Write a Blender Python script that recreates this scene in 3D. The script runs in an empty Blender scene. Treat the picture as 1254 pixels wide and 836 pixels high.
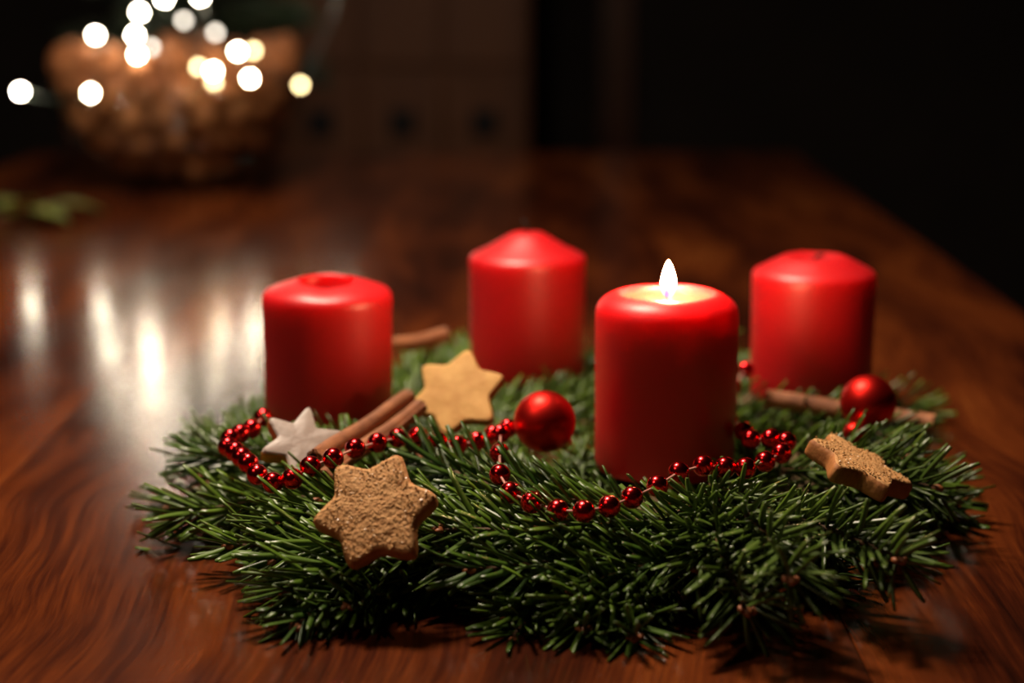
import bpy, bmesh, math, random
from mathutils import Vector, Matrix, noise

R = math.radians
PI = math.pi
random.seed(7)
sc = bpy.context.scene
C = sc.collection

# ------------------------------------------------------------------ camera
FPX, PITCH, CAMH = 2240.0, R(11.92), 0.27          # focal length in pixels of a 1254 wide frame
cam_data = bpy.data.cameras.new('camera')
cam_data.sensor_width = 36.0
cam_data.lens = FPX / 1254 * 36.0
cam_data.clip_start = 0.02
cam_data.dof.use_dof = True
cam_data.dof.focus_distance = 0.79
cam_data.dof.aperture_fstop = 4.3
cam_data.dof.aperture_blades = 0
cam = bpy.data.objects.new('camera', cam_data)
cam.location = (0, 0, CAMH)
cam.rotation_euler = (PI / 2 - PITCH, 0, 0)
C.objects.link(cam)
sc.camera = cam

# ------------------------------------------------------------------ world, lights, exposure
world = bpy.data.worlds.new('world')
sc.world = world
world.use_nodes = True
world.node_tree.nodes['Background'].inputs[0].default_value = (1.0, 0.72, 0.5, 1)
world.node_tree.nodes['Background'].inputs[1].default_value = 0.003

def area_light(name, loc, target, size, power, color):
    d = bpy.data.lights.new(name, 'AREA')
    d.shape = 'DISK'; d.size = size; d.energy = power; d.color = color
    o = bpy.data.objects.new(name, d); C.objects.link(o)
    o.location = loc
    o.rotation_euler = (Vector(target) - Vector(loc)).to_track_quat('-Z', 'Y').to_euler()
    return o

PENDANT = Vector((-0.22, 1.08, 1.0))
area_light('pendant_light', PENDANT - Vector((0, 0, 0.012)), (PENDANT.x, PENDANT.y + 0.001, 0), 0.20, 6.4, (1.0, 0.80, 0.62))

FILL_POS = Vector((-1.25, 0.15, 1.73))
area_light('added_fill_light', FILL_POS - Vector((0, 0, 0.006)), (0.0, 0.9, 0.0), 0.16, 2.4, (1.0, 0.80, 0.62))  # added fill from the front left to brighten the wreath's front, no known lamp

vs = sc.view_settings
vs.view_transform = 'Standard'
vs.look = 'None'
vs.gamma = 1.0
vs.use_curve_mapping = False
vs.exposure = 1.5
sc.cycles.use_denoising = True
sc.cycles.sample_clamp_indirect = 4.0

# ------------------------------------------------------------------ helpers
def ray(px, py):
    v = (py - 418) / FPX; u = (px - 627) / FPX
    return Vector((u, math.cos(PITCH) - v * math.sin(PITCH), -math.sin(PITCH) - v * math.cos(PITCH)))

def at(px, py, z):
    r = ray(px, py)
    return Vector((0, 0, CAMH)) + r * ((z - CAMH) / r.z)

def atd(px, py, Z):
    return Vector((0, 0, CAMH)) + ray(px, py) * Z

def px(n):      # pixels at depth 1 -> metres
    return n / FPX

def link(name, me, mat, parent=None, smooth=True):
    if smooth:
        for p in me.polygons: p.use_smooth = True
    if mat is not None and not me.materials: me.materials.append(mat)
    o = bpy.data.objects.new(name, me); C.objects.link(o)
    if parent is not None: o.parent = parent
    return o

def from_bm(name, bm):
    bm.normal_update()
    me = bpy.data.meshes.new(name); bm.to_mesh(me); bm.free()
    return me

def mesh(name, v, f):
    me = bpy.data.meshes.new(name); me.from_pydata([tuple(p) for p in v], [], f); me.update()
    return me

def tag(o, label, cat, group=None, kind=None):
    o['label'] = label; o['category'] = cat
    if group: o['group'] = group
    if kind: o['kind'] = kind
    return o

def thing(name, label, cat, loc=(0, 0, 0), group=None):
    o = bpy.data.objects.new(name, None); C.objects.link(o)
    o.location = loc; o.empty_display_size = 0.02
    return tag(o, label, cat, group)

def structure(name, me, mat, smooth=False):
    o = link(name, me, mat, None, smooth); o['kind'] = 'structure'
    return o

def lathe(profile, n=64, wob=None, close=True):
    """profile: (r, z) from bottom to top; r=0 ends make poles"""
    v, f, rings = [], [], []
    for (r, z) in profile:
        if r < 1e-6:
            rings.append([len(v)]); v.append((0, 0, z)); continue
        ring = []
        for i in range(n):
            a = 2 * PI * i / n
            rr, zz = (r, z) if wob is None else wob(a, r, z)
            ring.append(len(v)); v.append((rr * math.cos(a), rr * math.sin(a), zz))
        rings.append(ring)
    for a, b in zip(rings, rings[1:]):
        if len(a) == 1 and len(b) == 1: continue
        for i in range(n):
            j = (i + 1) % n
            if len(a) == 1: f.append((a[0], b[j], b[i]))
            elif len(b) == 1: f.append((a[i], a[j], b[0]))
            else: f.append((a[i], a[j], b[j], b[i]))
    return v, f

def tube(path, rad, n=8, caps=True):
    """path: list of Vectors; rad: number or list"""
    v, f = [], []
    path = [Vector(p) for p in path]
    m = len(path)
    up = Vector((0, 0, 1))
    t0 = (path[1] - path[0]).normalized()
    nrm = up - t0 * up.dot(t0)
    if nrm.length < 1e-3: nrm = Vector((1, 0, 0)) - t0 * t0.x
    nrm.normalize()
    for k in range(m):
        t = (path[min(k + 1, m - 1)] - path[max(k - 1, 0)]).normalized()
        nrm = (nrm - t * nrm.dot(t)).normalized()
        b = t.cross(nrm)
        r = rad[k] if isinstance(rad, (list, tuple)) else rad
        for i in range(n):
            a = 2 * PI * i / n
            v.append(path[k] + (nrm * math.cos(a) + b * math.sin(a)) * r)
    for k in range(m - 1):
        for i in range(n):
            j = (i + 1) % n
            f.append((k * n + i, k * n + j, (k + 1) * n + j, (k + 1) * n + i))
    if caps:
        f.append(tuple(range(n - 1, -1, -1)))
        f.append(tuple((m - 1) * n + i for i in range(n)))
    return v, f

def merge(*parts):
    v, f = [], []
    for pv, pf in parts:
        o = len(v); v += list(pv); f += [tuple(i + o for i in q) for q in pf]
    return v, f

def box_bm(bm, lo, hi):
    lo, hi = Vector(lo), Vector(hi)
    m = Matrix.Translation((lo + hi) / 2) @ Matrix.Diagonal((hi.x - lo.x, hi.y - lo.y, hi.z - lo.z, 1))
    return bmesh.ops.create_cube(bm, size=1, matrix=m)['verts']

def box(name, lo, hi, mat, parent=None, bevel=0.0, seg=2):
    bm = bmesh.new(); box_bm(bm, lo, hi)
    if bevel: bmesh.ops.bevel(bm, geom=bm.edges[:], offset=bevel, segments=seg, affect='EDGES', profile=0.5)
    return link(name, from_bm(name, bm), mat, parent, smooth=False)

def frame(loc, d, up):
    """local X along d, Z near up"""
    x = Vector(d).normalized(); z = Vector(up) - x * Vector(up).dot(x); z.normalize(); y = z.cross(x)
    m = Matrix((x, y, z)).transposed().to_4x4(); m.translation = loc
    return m

def frame_n(loc, nrm, xhint):
    """local Z along nrm, X near xhint"""
    z = Vector(nrm).normalized(); x = Vector(xhint) - z * Vector(xhint).dot(z); x.normalize(); y = z.cross(x)
    m = Matrix((x, y, z)).transposed().to_4x4(); m.translation = loc
    return m

# ------------------------------------------------------------------ materials
def mat(name, base=(0.5, 0.5, 0.5), rough=0.5, metal=0.0, **kw):
    m = bpy.data.materials.new(name); m.use_nodes = True
    b = m.node_tree.nodes['Principled BSDF']
    b.inputs['Base Color'].default_value = (*base, 1)
    b.inputs['Roughness'].default_value = rough
    b.inputs['Metallic'].default_value = metal
    for k, val in kw.items(): b.inputs[k.replace('_', ' ')].default_value = val
    return m

def N(m, t, **props):
    n = m.node_tree.nodes.new(t)
    for k, val in props.items(): setattr(n, k, val)
    return n

def L(m, a, b): m.node_tree.links.new(a, b)
def bsdf(m): return m.node_tree.nodes['Principled BSDF']

def ramp(m, stops):
    r = N(m, 'ShaderNodeValToRGB')
    e = r.color_ramp.elements
    while len(e) < len(stops): e.new(0.5)
    for el, (p, c) in zip(e, stops): el.position = p; el.color = (*c, 1)
    return r

def noise_tex(m, scale, detail=4, rough=0.5, vec=None, dist=0.0):
    n = N(m, 'ShaderNodeTexNoise')
    n.inputs['Scale'].default_value = scale; n.inputs['Detail'].default_value = detail
    n.inputs['Roughness'].default_value = rough; n.inputs['Distortion'].default_value = dist
    if vec is not None: L(m, vec, n.inputs['Vector'])
    return n

def coords(m, scale=(1, 1, 1), rand=0.0):
    tc = N(m, 'ShaderNodeTexCoord'); mp = N(m, 'ShaderNodeMapping')
    mp.inputs['Scale'].default_value = scale
    L(m, tc.outputs['Object'], mp.inputs['Vector'])
    if rand:
        oi = N(m, 'ShaderNodeObjectInfo'); vm = N(m, 'ShaderNodeVectorMath', operation='SCALE')
        vm.inputs[0].default_value = (rand, rand * 1.7, rand * 0.6)
        L(m, oi.outputs['Random'], vm.inputs['Scale']); L(m, vm.outputs[0], mp.inputs['Location'])
    return mp.outputs[0]

def bump(m, height, strength, dist=0.001):
    b = N(m, 'ShaderNodeBump'); b.inputs['Strength'].default_value = strength; b.inputs['Distance'].default_value = dist
    L(m, height, b.inputs['Height']); L(m, b.outputs[0], bsdf(m).inputs['Normal'])
    return b

def table_wood():
    m = mat('polished_dark_wood', rough=0.2)
    vec = coords(m, (1, 1, 1), rand=1.3)
    # slow warp gives the swirling figure
    warp = noise_tex(m, 2.4, 2, 0.5, vec)
    sub = N(m, 'ShaderNodeVectorMath', operation='SUBTRACT'); sub.inputs[1].default_value = (0.5, 0.5, 0.5)
    L(m, warp.outputs['Color'], sub.inputs[0])
    sc_ = N(m, 'ShaderNodeVectorMath', operation='SCALE'); sc_.inputs['Scale'].default_value = 0.13
    L(m, sub.outputs[0], sc_.inputs[0])
    add = N(m, 'ShaderNodeVectorMath', operation='ADD'); L(m, vec, add.inputs[0]); L(m, sc_.outputs[0], add.inputs[1])
    st = N(m, 'ShaderNodeMapping'); st.inputs['Scale'].default_value = (17, 2.2, 8); L(m, add.outputs[0], st.inputs['Vector'])
    g = noise_tex(m, 1.0, 6, 0.55, st.outputs[0], 0.3)
    fine = N(m, 'ShaderNodeMapping'); fine.inputs['Scale'].default_value = (420, 16, 60); L(m, add.outputs[0], fine.inputs['Vector'])
    g2 = noise_tex(m, 1.0, 3, 0.6, fine.outputs[0])
    mx = N(m, 'ShaderNodeMix', data_type='FLOAT'); mx.inputs[0].default_value = 0.28
    L(m, g.outputs[0], mx.inputs[2]); L(m, g2.outputs[0], mx.inputs[3])
    r = ramp(m, [(0.33, (0.010, 0.003, 0.002)), (0.45, (0.050, 0.0100, 0.0035)), (0.56, (0.125, 0.027, 0.006)), (0.70, (0.22, 0.060, 0.012))])
    L(m, mx.outputs[0], r.inputs[0])
    L(m, r.outputs[0], bsdf(m).inputs['Base Color'])
    wear = noise_tex(m, 9.0, 5, 0.6, vec)
    rr = N(m, 'ShaderNodeMapRange'); rr.inputs['To Min'].default_value = 0.11; rr.inputs['To Max'].default_value = 0.24
    L(m, wear.outputs[0], rr.inputs['Value']); L(m, rr.outputs[0], bsdf(m).inputs['Roughness'])
    bump(m, g2.outputs[0], 0.10, 0.0003)
    return m

def plain_wood(name, c0, c1, rough=0.45, rand=1.0):
    m = mat(name, rough=rough)
    g = noise_tex(m, 1.0, 5, 0.6, coords(m, (20, 20, 2.5), rand))
    r = ramp(m, [(0.3, c0), (0.7, c1)]); L(m, g.outputs[0], r.inputs[0]); L(m, r.outputs[0], bsdf(m).inputs['Base Color'])
    return m

def wax(name, base, glow=0.030):
    m = mat(name, base, rough=0.42)
    b = bsdf(m)
    b.inputs['Subsurface Weight'].default_value = 0.9
    b.inputs['Subsurface Radius'].default_value = (1.0, 0.05, 0.04)
    b.inputs['Subsurface Scale'].default_value = glow
    b.inputs['Specular IOR Level'].default_value = 0.5
    b.inputs['Coat Weight'].default_value = 0.22
    b.inputs['Coat Roughness'].default_value = 0.5
    b.inputs['Sheen Weight'].default_value = 0.0
    b.inputs['Sheen Roughness'].default_value = 0.45
    b.inputs['Sheen Tint'].default_value = (1.0, 0.75, 0.72, 1)
    n = noise_tex(m, 60, 4, 0.5, coords(m))
    bump(m, n.outputs[0], 0.12, 0.0006)
    return m

def noisy(name, c0, c1, scale, rough=0.7, bump_s=0.0, bump_scale=None, bump_d=0.0006, rand=0.0, p0=0.35, p1=0.65, **kw):
    m = mat(name, rough=rough, **kw)
    vec = coords(m, (1, 1, 1), rand)
    n = noise_tex(m, scale, 5, 0.6, vec)
    r = ramp(m, [(p0, c0), (p1, c1)]); L(m, n.outputs[0], r.inputs[0]); L(m, r.outputs[0], bsdf(m).inputs['Base Color'])
    if bump_s:
        n2 = noise_tex(m, bump_scale or scale, 5, 0.65, vec); bump(m, n2.outputs[0], bump_s, bump_d)
    return m

def emission(name, color, strength):
    m = bpy.data.materials.new(name); m.use_nodes = True
    nt = m.node_tree; nt.nodes.clear()
    e = nt.nodes.new('ShaderNodeEmission'); o = nt.nodes.new('ShaderNodeOutputMaterial')
    e.inputs[0].default_value = (*color, 1); e.inputs[1].default_value = strength
    nt.links.new(e.outputs[0], o.inputs[0])
    return m

M_TABLE = table_wood()
M_WAX = wax('red_wax', (0.58, 0.006, 0.010))
def clear_film(name, tint, k):
    m = bpy.data.materials.new(name); m.use_nodes = True
    nt = m.node_tree; nt.nodes.clear()
    g = nt.nodes.new('ShaderNodeBsdfGlossy'); g.inputs['Roughness'].default_value = 0.06
    t = nt.nodes.new('ShaderNodeBsdfTransparent'); t.inputs[0].default_value = (*tint, 1)
    w = nt.nodes.new('ShaderNodeLayerWeight'); w.inputs[0].default_value = 0.3
    f = nt.nodes.new('ShaderNodeMath'); f.operation = 'MULTIPLY'; f.inputs[1].default_value = k
    mx = nt.nodes.new('ShaderNodeMixShader'); o = nt.nodes.new('ShaderNodeOutputMaterial')
    nt.links.new(w.outputs['Facing'], f.inputs[0]); nt.links.new(f.outputs[0], mx.inputs[0])
    nt.links.new(t.outputs[0], mx.inputs[1]); nt.links.new(g.outputs[0], mx.inputs[2]); nt.links.new(mx.outputs[0], o.inputs[0])
    return m
M_POOL = clear_film('melted_clear_wax', (1.0, 0.94, 0.90), 0.5)
_nt = M_POOL.node_tree                      # slight cloudiness; its pale colour stands in for the flame's overexposure
_d = _nt.nodes.new('ShaderNodeBsdfDiffuse'); _d.inputs[0].default_value = (0.85, 0.50, 0.34, 1)
_mx = _nt.nodes.new('ShaderNodeMixShader'); _mx.inputs[0].default_value = 0.04
_out = [n for n in _nt.nodes if n.type == 'OUTPUT_MATERIAL'][0]
_src = _out.inputs[0].links[0].from_socket
_nt.links.new(_src, _mx.inputs[1]); _nt.links.new(_d.outputs[0], _mx.inputs[2]); _nt.links.new(_mx.outputs[0], _out.inputs[0])
M_WICK = mat('burnt_wick', (0.012, 0.010, 0.009), 0.9)
M_BEAD = mat('red_metallic_bead', (0.90, 0.025, 0.03), 0.2, 1.0)
M_MATTE = mat('red_satin_bauble', (0.78, 0.022, 0.016), 0.41, 1.0)
M_THREAD = mat('pinkish_thread', (0.55, 0.25, 0.20), 0.5)
M_CAP = mat('gold_cap', (0.75, 0.5, 0.2), 0.3, 1.0)
M_CRUMB = noisy('crumbly_sugared_biscuit', (0.52, 0.245, 0.08), (0.68, 0.37, 0.14), 420, 0.75, 0.5, 1300, 0.0006)
M_BISCUIT = noisy('smooth_golden_biscuit', (0.55, 0.27, 0.065), (0.72, 0.41, 0.12), 90, 0.7, 0.35, 500, 0.0005)
M_BISCUIT_EDGE = noisy('browned_biscuit', (0.33, 0.11, 0.022), (0.48, 0.19, 0.045), 150, 0.7, 0.4, 500, 0.0005)
M_SUGAR = mat('sugar_grain', (0.66, 0.40, 0.17), 0.3, 0.0)
M_GLAZE = noisy('white_glaze', (0.30, 0.235, 0.20), (0.39, 0.32, 0.28), 70, 0.45, 0.15, 200, 0.0004)
M_CINN = noisy('cinnamon_bark', (0.17, 0.055, 0.018), (0.36, 0.135, 0.05), 70, 0.7, 0.5, 220, 0.0006)
M_STEM = noisy('fir_stem_bark', (0.07, 0.035, 0.015), (0.16, 0.08, 0.03), 200, 0.8)
M_BUD = mat('fir_bud', (0.32, 0.10, 0.03), 0.5)

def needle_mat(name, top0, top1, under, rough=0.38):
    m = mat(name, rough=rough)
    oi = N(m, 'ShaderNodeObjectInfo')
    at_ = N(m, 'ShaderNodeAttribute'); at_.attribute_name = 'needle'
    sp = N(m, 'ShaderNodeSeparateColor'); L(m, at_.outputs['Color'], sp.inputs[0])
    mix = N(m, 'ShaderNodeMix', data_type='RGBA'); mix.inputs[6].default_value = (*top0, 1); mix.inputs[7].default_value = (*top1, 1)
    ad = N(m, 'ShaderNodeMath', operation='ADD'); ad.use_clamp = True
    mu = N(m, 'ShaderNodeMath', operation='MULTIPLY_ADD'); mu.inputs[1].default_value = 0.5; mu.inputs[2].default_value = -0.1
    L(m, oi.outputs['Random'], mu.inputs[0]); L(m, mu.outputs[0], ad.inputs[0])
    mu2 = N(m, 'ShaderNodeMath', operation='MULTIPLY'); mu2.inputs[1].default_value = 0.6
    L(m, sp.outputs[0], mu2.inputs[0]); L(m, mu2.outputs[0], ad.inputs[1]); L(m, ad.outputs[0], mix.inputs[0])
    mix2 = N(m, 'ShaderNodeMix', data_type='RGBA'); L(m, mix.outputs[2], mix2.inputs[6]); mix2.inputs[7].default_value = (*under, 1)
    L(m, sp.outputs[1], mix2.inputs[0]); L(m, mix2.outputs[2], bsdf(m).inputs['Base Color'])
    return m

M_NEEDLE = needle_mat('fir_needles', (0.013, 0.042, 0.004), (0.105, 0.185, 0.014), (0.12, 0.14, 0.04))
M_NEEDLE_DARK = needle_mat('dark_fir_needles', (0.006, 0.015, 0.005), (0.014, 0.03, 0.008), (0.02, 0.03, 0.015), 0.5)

# ------------------------------------------------------------------ the room
FLOOR = -0.76
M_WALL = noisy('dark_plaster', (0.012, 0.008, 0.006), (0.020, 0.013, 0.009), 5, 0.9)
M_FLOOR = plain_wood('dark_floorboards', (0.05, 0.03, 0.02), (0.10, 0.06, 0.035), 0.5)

def quad_box(lo, hi):
    bm = bmesh.new(); box_bm(bm, lo, hi); return from_bm('shell', bm)

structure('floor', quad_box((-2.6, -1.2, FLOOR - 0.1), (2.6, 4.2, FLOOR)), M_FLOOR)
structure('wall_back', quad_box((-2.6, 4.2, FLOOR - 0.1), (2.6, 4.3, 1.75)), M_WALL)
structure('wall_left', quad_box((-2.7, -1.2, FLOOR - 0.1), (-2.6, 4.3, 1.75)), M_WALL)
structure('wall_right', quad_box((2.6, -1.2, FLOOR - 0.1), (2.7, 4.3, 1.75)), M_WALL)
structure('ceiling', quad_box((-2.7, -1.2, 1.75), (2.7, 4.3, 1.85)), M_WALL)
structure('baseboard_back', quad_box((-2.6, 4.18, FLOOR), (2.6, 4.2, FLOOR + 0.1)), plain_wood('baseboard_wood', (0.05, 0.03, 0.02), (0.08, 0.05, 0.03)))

# ------------------------------------------------------------------ dining table
T_Y0, T_Y1, T_X0, T_X1, BW = 0.34, 2.56, -0.669, 0.395, 0.134
table = thing('dining_table', 'long polished dark reddish-brown wooden table carrying the wreath', 'table', (0, 0, FLOOR))
def table_piece(name, lo, hi, m, bevel=0.0):
    o = box(name, lo, hi, m, table, bevel)
    o.location = (0, 0, -FLOOR)
    return o
xs = [T_X0, -0.265, 0.137, T_X1]
for a, b in zip(xs, xs[1:]):
    table_piece('plank', (a + 0.0002, T_Y0, -0.035), (b - 0.0002, T_Y1, 0.0), M_TABLE, 0.0007)
M_TLEG = plain_wood('table_leg_wood', (0.05, 0.016, 0.008), (0.13, 0.04, 0.014), 0.3)
for x in (T_X0 + 0.09, T_X1 - 0.09):
    for y in (T_Y0 + 0.1, T_Y1 - 0.1):
        table_piece('leg', (x - 0.035, y - 0.035, FLOOR), (x + 0.035, y + 0.035, -0.0355), M_TLEG, 0.005)
for x in (T_X0 + 0.09, T_X1 - 0.09):
    table_piece('apron', (x - 0.012, T_Y0 + 0.136, -0.125), (x + 0.012, T_Y1 - 0.136, -0.0355), M_TLEG, 0.002)
for y in (T_Y0 + 0.1, T_Y1 - 0.1):
    table_piece('apron', (T_X0 + 0.126, y - 0.012, -0.125), (T_X1 - 0.126, y + 0.012, -0.0355), M_TLEG, 0.002)

# ------------------------------------------------------------------ candles
CANDLES = {'front': Vector((0.0757, 0.879, 0.02)), 'left': Vector((-0.1003, 0.975, 0.018)),
           'right': Vector((0.1721, 1.0274, 0.02)), 'back': Vector((0.0094, 1.092, 0.018))}

def rounded(profile_pts):
    return profile_pts

def wob_top(seed, amp_r, amp_z, zlow, hollow=0.0):
    def w(a, r, z):
        k = max(0.0, min(1.0, (z - zlow) / 0.01))
        n1 = noise.noise(Vector((math.cos(a) * 1.6 + seed, math.sin(a) * 1.6, z * 30)))
        n2 = noise.noise(Vector((math.cos(a) * 1.3, math.sin(a) * 1.3 + seed * 2, 5)))
        n0 = noise.noise(Vector((math.cos(a) * 0.9 + seed, math.sin(a) * 0.9, z * 12)))
        dip = hollow * max(0.0, -math.sin(a)) * k if r < 0.0185 else 0.0      # the rim of the hollow has sunk on one side
        return r * (1 + 0.006 * n0) + amp_r * n1 * k, z + amp_z * n2 * k - dip
    return w

def candle(key, label, profile, seed, amp_r, amp_z, zlow, hollow=0.0):
    t = thing('pillar_candle', label, 'candle', CANDLES[key], 'red pillar candles of the wreath')
    v, f = lathe(profile, 96, wob_top(seed, amp_r, amp_z, zlow, hollow))
    link('wax_body', mesh('wax_body', v, f), M_WAX, t)
    return t

SIDE = [(0, 0), (0.030, 0), (0.0328, 0.0008), (0.0342, 0.0028), (0.0346, 0.006), (0.0347, 0.02), (0.0348, 0.035), (0.0350, 0.05), (0.0351, 0.06)]
# unlit left candle with an open hollow
pl = SIDE + [(0.0353, 0.066), (0.0355, 0.069), (0.0353, 0.0715), (0.0344, 0.0735), (0.033, 0.0748), (0.029, 0.0765), (0.023, 0.0785), (0.018, 0.080),
             (0.0162, 0.0806), (0.0156, 0.0805), (0.0151, 0.0796), (0.0147, 0.077), (0.0140, 0.072), (0.012, 0.068), (0.006, 0.0665), (0, 0.066)]
c = candle('left', 'unlit red pillar candle with an open hollow in its top, beside the white glazed star', pl, 3.1, 0.0007, 0.0011, 0.064, 0.0020)
v, f = tube([(0, 0, 0.066), (0.001, 0, 0.071), (0.002, 0.001, 0.0745)], 0.0008, 6)
link('wick', mesh('wick', v, f), M_WICK, c)
# back candle: a plain cone with a fresh wick
pb = SIDE + [(0.0352, 0.068), (0.0353, 0.0712), (0.0350, 0.0732), (0.0342, 0.0748), (0.030, 0.0768), (0.024, 0.0798), (0.017, 0.0838), (0.0115, 0.0872),
             (0.0095, 0.0882), (0.007, 0.0886), (0.004, 0.0882), (0, 0.0878)]
c = candle('back', 'unlit red pillar candle with a smooth pointed top, farthest back on the wreath', pb, 9.4, 0.0002, 0.0003, 0.066)
v, f = tube([(0, 0, 0.0875), (-0.0003, 0, 0.091), (-0.0015, 0, 0.0945), (-0.003, 0.0005, 0.0965)], [0.0008, 0.0008, 0.0008, 0.0005], 6)
link('wick', mesh('wick', v, f), M_WICK, c)
# right candle: cone with a shallow dimple
pr = SIDE + [(0.0352, 0.066), (0.0352, 0.0705), (0.0349, 0.0727), (0.0338, 0.0745), (0.030, 0.0765), (0.025, 0.0792), (0.020, 0.0818), (0.0168, 0.0830),
             (0.0150, 0.0831), (0.0135, 0.0824), (0.010, 0.081), (0.006, 0.0802), (0, 0.080)]
c = candle('right', 'unlit red pillar candle with a dimpled top and burnt wick stub, behind the cinnamon stick', pr, 5.2, 0.0003, 0.0006, 0.066)
v, f = tube([(0, 0, 0.0795), (0.0005, 0, 0.082), (0.003, 0.0003, 0.0832), (0.005, 0.0005, 0.0828)], 0.0011, 6)
link('wick', mesh('wick', v, f), M_WICK, c)
# lit front candle
pf = SIDE + [(0.0351, 0.070), (0.0351, 0.0775), (0.0349, 0.0800), (0.0343, 0.0822), (0.0332, 0.0840), (0.0316, 0.0856), (0.029, 0.0872), (0.0262, 0.0885), (0.0246, 0.0890),
             (0.0236, 0.0889), (0.0229, 0.0882), (0.0224, 0.0868), (0.0216, 0.0850), (0.016, 0.0838), (0, 0.0835)]
c = candle('front', 'lit red pillar candle with a burning flame and melted wax pool', pf, 7.7, 0.0008, 0.0005, 0.078)
v, f = lathe([(0, 0.0836), (0.0205, 0.0850), (0.0231, 0.0869), (0.0222, 0.08705), (0.012, 0.0870), (0, 0.0870)], 64, wob_top(7.7, 0.0008, 0.0, 0.078))
link('wax_pool', mesh('wax_pool', v, f), M_POOL, c)
v, f = tube([(0, 0, 0.085), (0, 0, 0.089), (-0.0002, 0, 0.0925), (-0.001, -0.0002, 0.0943)], [0.0010, 0.0009, 0.0009, 0.0008], 8)
wick = link('wick', mesh('wick', v, f), M_WICK, c)
bm = bmesh.new(); bmesh.ops.create_icosphere(bm, subdivisions=2, radius=0.0011, matrix=Matrix.Translation((-0.0013, -0.0004, 0.0948)))
link('ember', from_bm('ember', bm), emission('glowing_ember', (1.0, 0.42, 0.06), 1.2), wick)

def flame_mat():
    m = bpy.data.materials.new('candle_flame'); m.use_nodes = True
    nt = m.node_tree; nt.nodes.clear()
    tc = nt.nodes.new('ShaderNodeTexCoord'); sx = nt.nodes.new('ShaderNodeSeparateXYZ')
    nt.links.new(tc.outputs['Generated'], sx.inputs[0])
    cr = nt.nodes.new('ShaderNodeValToRGB'); e = cr.color_ramp.elements
    e[0].position = 0.0; e[0].color = (0.02, 0.04, 1.0, 1)
    e[1].position = 1.0; e[1].color = (1.0, 0.60, 0.26, 1)
    q = e.new(0.22); q.color = (0.35, 0.30, 0.95, 1)
    q = e.new(0.42); q.color = (1.0, 0.66, 0.36, 1)
    sr = nt.nodes.new('ShaderNodeMapRange')
    sr.interpolation_type = 'SMOOTHSTEP'
    sr.inputs['From Min'].default_value = 0.30; sr.inputs['From Max'].default_value = 0.70
    sr.inputs['To Min'].default_value = 0.35; sr.inputs['To Max'].default_value = FLAME
    nt.links.new(sx.outputs['Z'], cr.inputs[0]); nt.links.new(sx.outputs['Z'], sr.inputs['Value'])
    em = nt.nodes.new('ShaderNodeEmission'); tr = nt.nodes.new('ShaderNodeBsdfTransparent')
    ad = nt.nodes.new('ShaderNodeAddShader'); o = nt.nodes.new('ShaderNodeOutputMaterial')
    nt.links.new(cr.outputs[0], em.inputs[0]); nt.links.new(sr.outputs[0], em.inputs[1])
    nt.links.new(em.outputs[0], ad.inputs[0]); nt.links.new(tr.outputs[0], ad.inputs[1]); nt.links.new(ad.outputs[0], o.inputs[0])
    return m
FLAME = 430.0
prof = [(0, 0.0), (0.0016, 0.0006), (0.0028, 0.0025), (0.0034, 0.005), (0.0035, 0.0072), (0.0031, 0.0102), (0.0023, 0.0135), (0.0013, 0.0165), (0.0005, 0.0184), (0, 0.0192)]
v, f = lathe(prof, 24)
fl = link('flame', mesh('flame', v, f), flame_mat(), c)
fl.location = (0.0006, 0, 0.0868); fl.scale = (1, 1, 0.92)

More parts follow.
